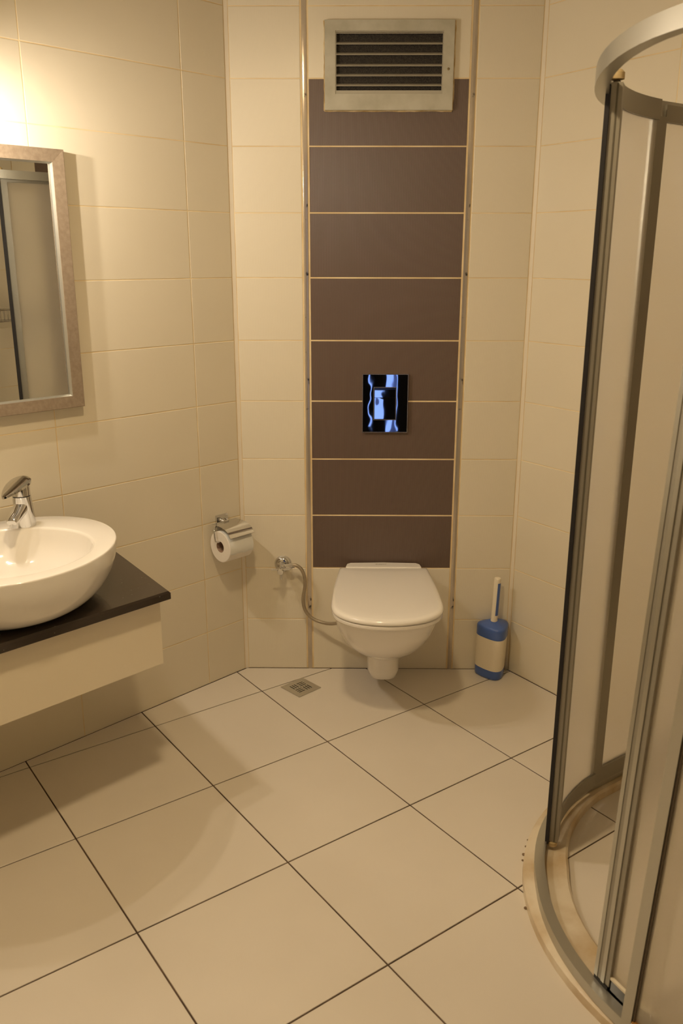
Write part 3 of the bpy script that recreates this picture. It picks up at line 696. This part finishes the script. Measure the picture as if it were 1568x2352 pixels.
# ------------------------------------------------------------------ shower
CUc, CVc = 1.27, 0.371
def pth(s, r):
    """s 0..1 straight from the right wall, 1..2 quarter round, 2..3 straight to the end wall"""
    if s <= 1: return (CUc-r, CVc*s)
    if s <= 2: t = rad(180-90*(s-1)); return (CUc+r*math.cos(t), CVc+r*math.sin(t))
    return (CUc+(1.64-CUc)*(s-2), CVc+r)
def grow(s):
    th = 180-90*(min(max(s, 1), 2)-1); return max(0.0, (130-th)/35.0)
def S_(th): return 1+(180-th)/90
def sstep(x): x = min(max(x, 0), 1); return x*x*(3-2*x)
def zlift(s): th = 180-90*(min(max(s, 1), 2)-1); return 0.027*sstep((158-th)/52)
LEAN = 0.036     # the near half of the old cabin leans sideways by this much per metre of height
def band(name, s0, s1, rin, rout, z0, z1, m, parent, n=40, kb=0.0, lift=False, lean=0.0, bevel=0, smooth=50, base=None):
    """solid following the quadrant path between radii rin and rout"""
    ss = [s0+(s1-s0)*i/n for i in range(n+1)]
    for k in (1.0, 2.0):
        if s0 < k < s1: ss.append(k)
    ss = sorted(set(ss)); rows = []
    for s in ss:
        k = kb*grow(s); dz = zlift(s) if lift else 0
        P = [(pth(s, rin+k), z0+dz), (pth(s, rout+k), z0+dz), (pth(s, rout+k), z1+dz), (pth(s, rin+k), z1+dz)]
        rows.append([FR(p[0]+lean*z, p[1], z) for p, z in P])
    bm = bmesh.new(); loft(bm, rows)
    return finish(name, bm, m, parent, base, smooth, bevel, 2)
def e_s(v): return v/CVc   # straight part A, v from the right wall
# curb
bm = bmesh.new(); rows = []
for i in range(61):
    s = 3*i/60; th = 180-90*(min(max(s, 1), 2)-1)
    ri = 0.492 if 95 < th < 140 else (0.492+0.042*min(1, max(0, (th-140)/40)) if th >= 140 else 0.492+0.03*(95-th)/5)
    rows.append([FR(*pth(s, ri), -0.001), FR(*pth(s, ri), 0.020), FR(*pth(s, ri+0.006), 0.0255), FR(*pth(s, 0.597), 0.0255), FR(*pth(s, 0.604), 0.020), FR(*pth(s, 0.605), -0.001)])
loft(bm, rows); crb = finish('shower_curb', bm, CURBM, base=FR(*pth(1.5, 0.6), 0), smooth=40); tag(crb, 'stained cream curved curb around the shower floor', 'shower curb')

bm = bmesh.new(); random.seed(7)
for s_ in (1.33, 1.36, 1.395, 1.42, 1.60):
    u_, v_ = pth(s_, 0.607); sphere(bm, FR(u_, v_, 0.002), random.uniform(0.0028, 0.0055), 0.6, 6)
crumb = finish('sealant_crumbs', bm, mat('grimy_sealant', (0.22, 0.15, 0.09), 0.8), crb, smooth=60)
sh = thing('shower_enclosure', FR(1.27, 0.371, 0.0), 'curved frosted glass shower enclosure with aluminium frame and open sliding door', 'shower cabin')
band('top_rail', 0.0, 3.0, 0.5505, 0.577, 1.800, 1.834, ALU, sh, 72, lift=True, bevel=0.003)
band('bottom_rail', 0.0, 2.13, 0.553, 0.578, 0.026, 0.052, ALU, sh, 60, kb=0.022, bevel=0.004)
# far door (slid open): leading profile with black seal, trailing profile, frames, pane
d1 = band('sliding_door', S_(176.5), S_(147.5), 0.533, 0.5465, 0.058, 0.100, ALU2, sh, 12)
BASE[d1] = BASE[sh]
band('frame_rail', S_(176.5), S_(147.5), 0.533, 0.5465, 1.790, 1.832, ALU2, d1, 12)
band('glass_pane', S_(176), S_(148), 0.538, 0.542, 0.100, 1.790, GLASS, d1, 16)
band('leading_profile', S_(149.2), S_(145.6), 0.5255, 0.5475, 0.050, 1.826, ALU2, d1, 2, bevel=0.002)
band('rubber_seal', S_(146.4), S_(144.9), 0.5480, 0.5570, 0.045, 1.822, BLACK, d1, 2)
band('groove_shade_strip', S_(145.62), S_(145.45), 0.5335, 0.5365, 0.052, 1.824, mat('groove_shadow_metal', (0.16, 0.145, 0.11), 0.5, 0.5), d1, 2)  # thin dark strip laid on the profile, coloured as a groove's shade
bm = bmesh.new(); q = FR(*pth(S_(146.5), 0.538), 1.832); lathe(bm, q, (0, 0, 1), [(0, 0.014), (0.012, 0.014), (0.018, 0.008), (0.019, 0)], 16); finish('roller', bm, SILI, d1, smooth=40)
bm = bmesh.new(); q = FR(*pth(S_(146.5), 0.540), 0.034); lathe(bm, q, (0, 0, 1), [(0, 0.006), (0.003, 0.013), (0.014, 0.014), (0.015, 0.010)], 16); finish('guide_foot', bm, SILI, d1, smooth=40)
# far fixed panel
p1 = band('fixed_panel', e_s(0.004), e_s(0.365), 0.545, 0.5625, 0.052, 0.098, ALU2, sh, 4); BASE[p1] = BASE[sh]
band('frame_rail', e_s(0.004), e_s(0.365), 0.545, 0.5625, 1.790, 1.826, ALU2, p1, 4)
band('glass_pane', e_s(0.006), e_s(0.37), 0.552, 0.556, 0.098, 1.790, GLASS, p1, 4)
band('end_profile', e_s(0.362), S_(175.4), 0.5445, 0.5530, 0.052, 1.80, ALU2, p1, 4, bevel=0.002)
band('edge_strip', S_(175.4), S_(174.8), 0.5440, 0.5510, 0.10, 1.79, ALU, p1, 2)
band('wall_profile', e_s(0.0005), e_s(0.022), 0.540, 0.5675, 0.052, 1.80, ALU, p1, 2)
# near door: ribbed leading profile, pane, bottom frame
DD = 100.2
d2 = band('sliding_door', S_(DD-3.6), 2.14, 0.538, 0.550, 0.040, 0.082, mat('dark_polished_metal', (0.16, 0.16, 0.16), 0.12, 1.0), sh, 12, kb=0.022, lean=LEAN); BASE[d2] = BASE[sh]
band('frame_lip', S_(DD-3.6), 2.14, 0.536, 0.552, 0.0825, 0.088, CREAMP, d2, 12, kb=0.022, lean=LEAN)
band('frame_rail', S_(DD-3.6), 2.14, 0.536, 0.552, 1.745, 1.788, ALU2, d2, 12, kb=0.022, lean=LEAN)
band('glass_pane', S_(DD-3.4), 2.135, 0.542, 0.546, 0.0885, 1.745, GLASS, d2, 16, kb=0.022, lean=LEAN)
for k, (a0, a1, mm, ro) in enumerate(((DD, DD-1.0, ALU, 0.5560), (DD-1.0, DD-2.0, ALU2, 0.5545), (DD-2.0, DD-3.0, ALU, 0.5555), (DD-3.0, DD-4.2, ALU2, 0.5530))):
    band('profile_rib', S_(a0), S_(a1), 0.535, ro, 0.062, 1.79, mm, d2, 2, kb=0.022, lean=LEAN, bevel=0.0012)
band('end_cap', S_(DD), S_(DD-4.0), 0.534, 0.555, 0.036, 0.0615, BLACK, d2, 2, kb=0.022, lean=LEAN)
# near fixed panel: leans with the frame
p2 = thing('x', (0, 0, 0), None, None); bpy.data.objects.remove(p2)
def leanbox(name, u_b, u_t, wd, vb, vt_, th, z0, z1, m, parent, bevel=0):
    bm = bmesh.new()
    def ring(z):
        t = z/1.8; u = u_b+(u_t-u_b)*t; v = vb+(vt_-vb)*t
        return [FR(u, v, z), FR(u+wd, v, z), FR(u+wd, v+th, z), FR(u, v+th, z)]
    loft(bm, [ring(z0), ring(z1)]); return finish(name, bm, m, parent, None, 40 if bevel else None, bevel)
bm = bmesh.new()
def gl(z):
    t = z/1.8; u = 1.301+0.083*t; v = 0.984
    return [FR(u, v, z), FR(1.636, v, z), FR(1.636, v+0.005, z), FR(u, v+0.005, z)]
loft(bm, [gl(0.088), gl(1.785)]); p2 = finish('fixed_panel', bm, GLASS, sh)
leanbox('end_profile', 1.279, 1.362, 0.0215, 0.978, 0.978, 0.018, 0.026, 1.79, ALU, p2, 0.003)
leanbox('edge_seal', 1.3010, 1.3840, 0.0040, 0.980, 0.980, 0.013, 0.026, 1.79, mat('dark_seal', (0.10, 0.075, 0.05), 0.6), p2)
bm = bmesh.new(); bx(bm, FR, (1.306, 1.636), (0.980, 0.998), (0.026, 0.087)); finish('frame_rail', bm, CREAMP, p2)
bm = bmesh.new(); bx(bm, FR, (1.306, 1.636), (0.981, 0.997), (0.0872, 0.0895)); finish('rust_line', bm, RUST, p2)

# soap basket on the end wall, seen in the mirror
sb = thing('soap_basket', F2(0.16, 0.0, 1.165), 'small chrome wire soap basket on the shower wall, reflected in the mirror', 'basket')
def rect(a, d, z): return [F2(a[0], d[0], z), F2(a[1], d[0], z), F2(a[1], d[1], z), F2(a[0], d[1], z), F2(a[0], d[0], z)]
for z in (1.225, 1.168):
    bm = bmesh.new(); tube(bm, rect((0.07, 0.27), (0.004, 0.11), z), 0.0026, 8); finish('wire_rim', bm, CHROME, sb, smooth=60)
for k in range(9):
    a = 0.078+k*0.023; bm = bmesh.new(); tube(bm, [F2(a, 0.005, 1.225), F2(a, 0.006, 1.168), F2(a, 0.108, 1.168), F2(a, 0.109, 1.225)], 0.0015, 6); finish('wire', bm, CHROME, sb)

# curtains added before the hall window, gaps placed for the plate's blue and dark bands
SHEER = mat('grey_sheer_curtain', (0.35, 0.35, 0.42), 0.9)
SHEER.node_tree.nodes['Principled BSDF'].inputs['Transmission Weight'].default_value = 0.8
def curtain(v0, v1, m, lab, amp=0.02):
    bm = bmesh.new(); n = max(4, int((v1-v0)/0.015)); A = [FR(3.42+amp*math.sin(i*0.9), v0+(v1-v0)*i/n, 0.0) for i in range(n+1)]
    loft(bm, [[p+Zv*0.005 for p in A]+[p+dR*0.004+Zv*0.005 for p in A[::-1]], [p+Zv*2.35 for p in A]+[p+dR*0.004+Zv*2.35 for p in A[::-1]]])
    tag(finish('curtain', bm, m, base=FR(3.42, (v0+v1)/2, 0), smooth=60), lab, 'curtain')
curtain(1.40, 2.688, CURTM, 'wide dark curtain right of the blue gap, mirrored in the flush plate')
curtain(2.690, 2.726, SHEER, 'narrow grey sheer curtain beside the blue gap, mirrored in the flush plate', 0.003)
curtain(2.790, 2.942, CURTM, 'narrow dark curtain between the two blue gaps, mirrored in the flush plate')
curtain(2.954, 4.70, CURTM, 'wide dark curtain left of the blue gaps, mirrored in the flush plate')
bpy.context.view_layer.update()
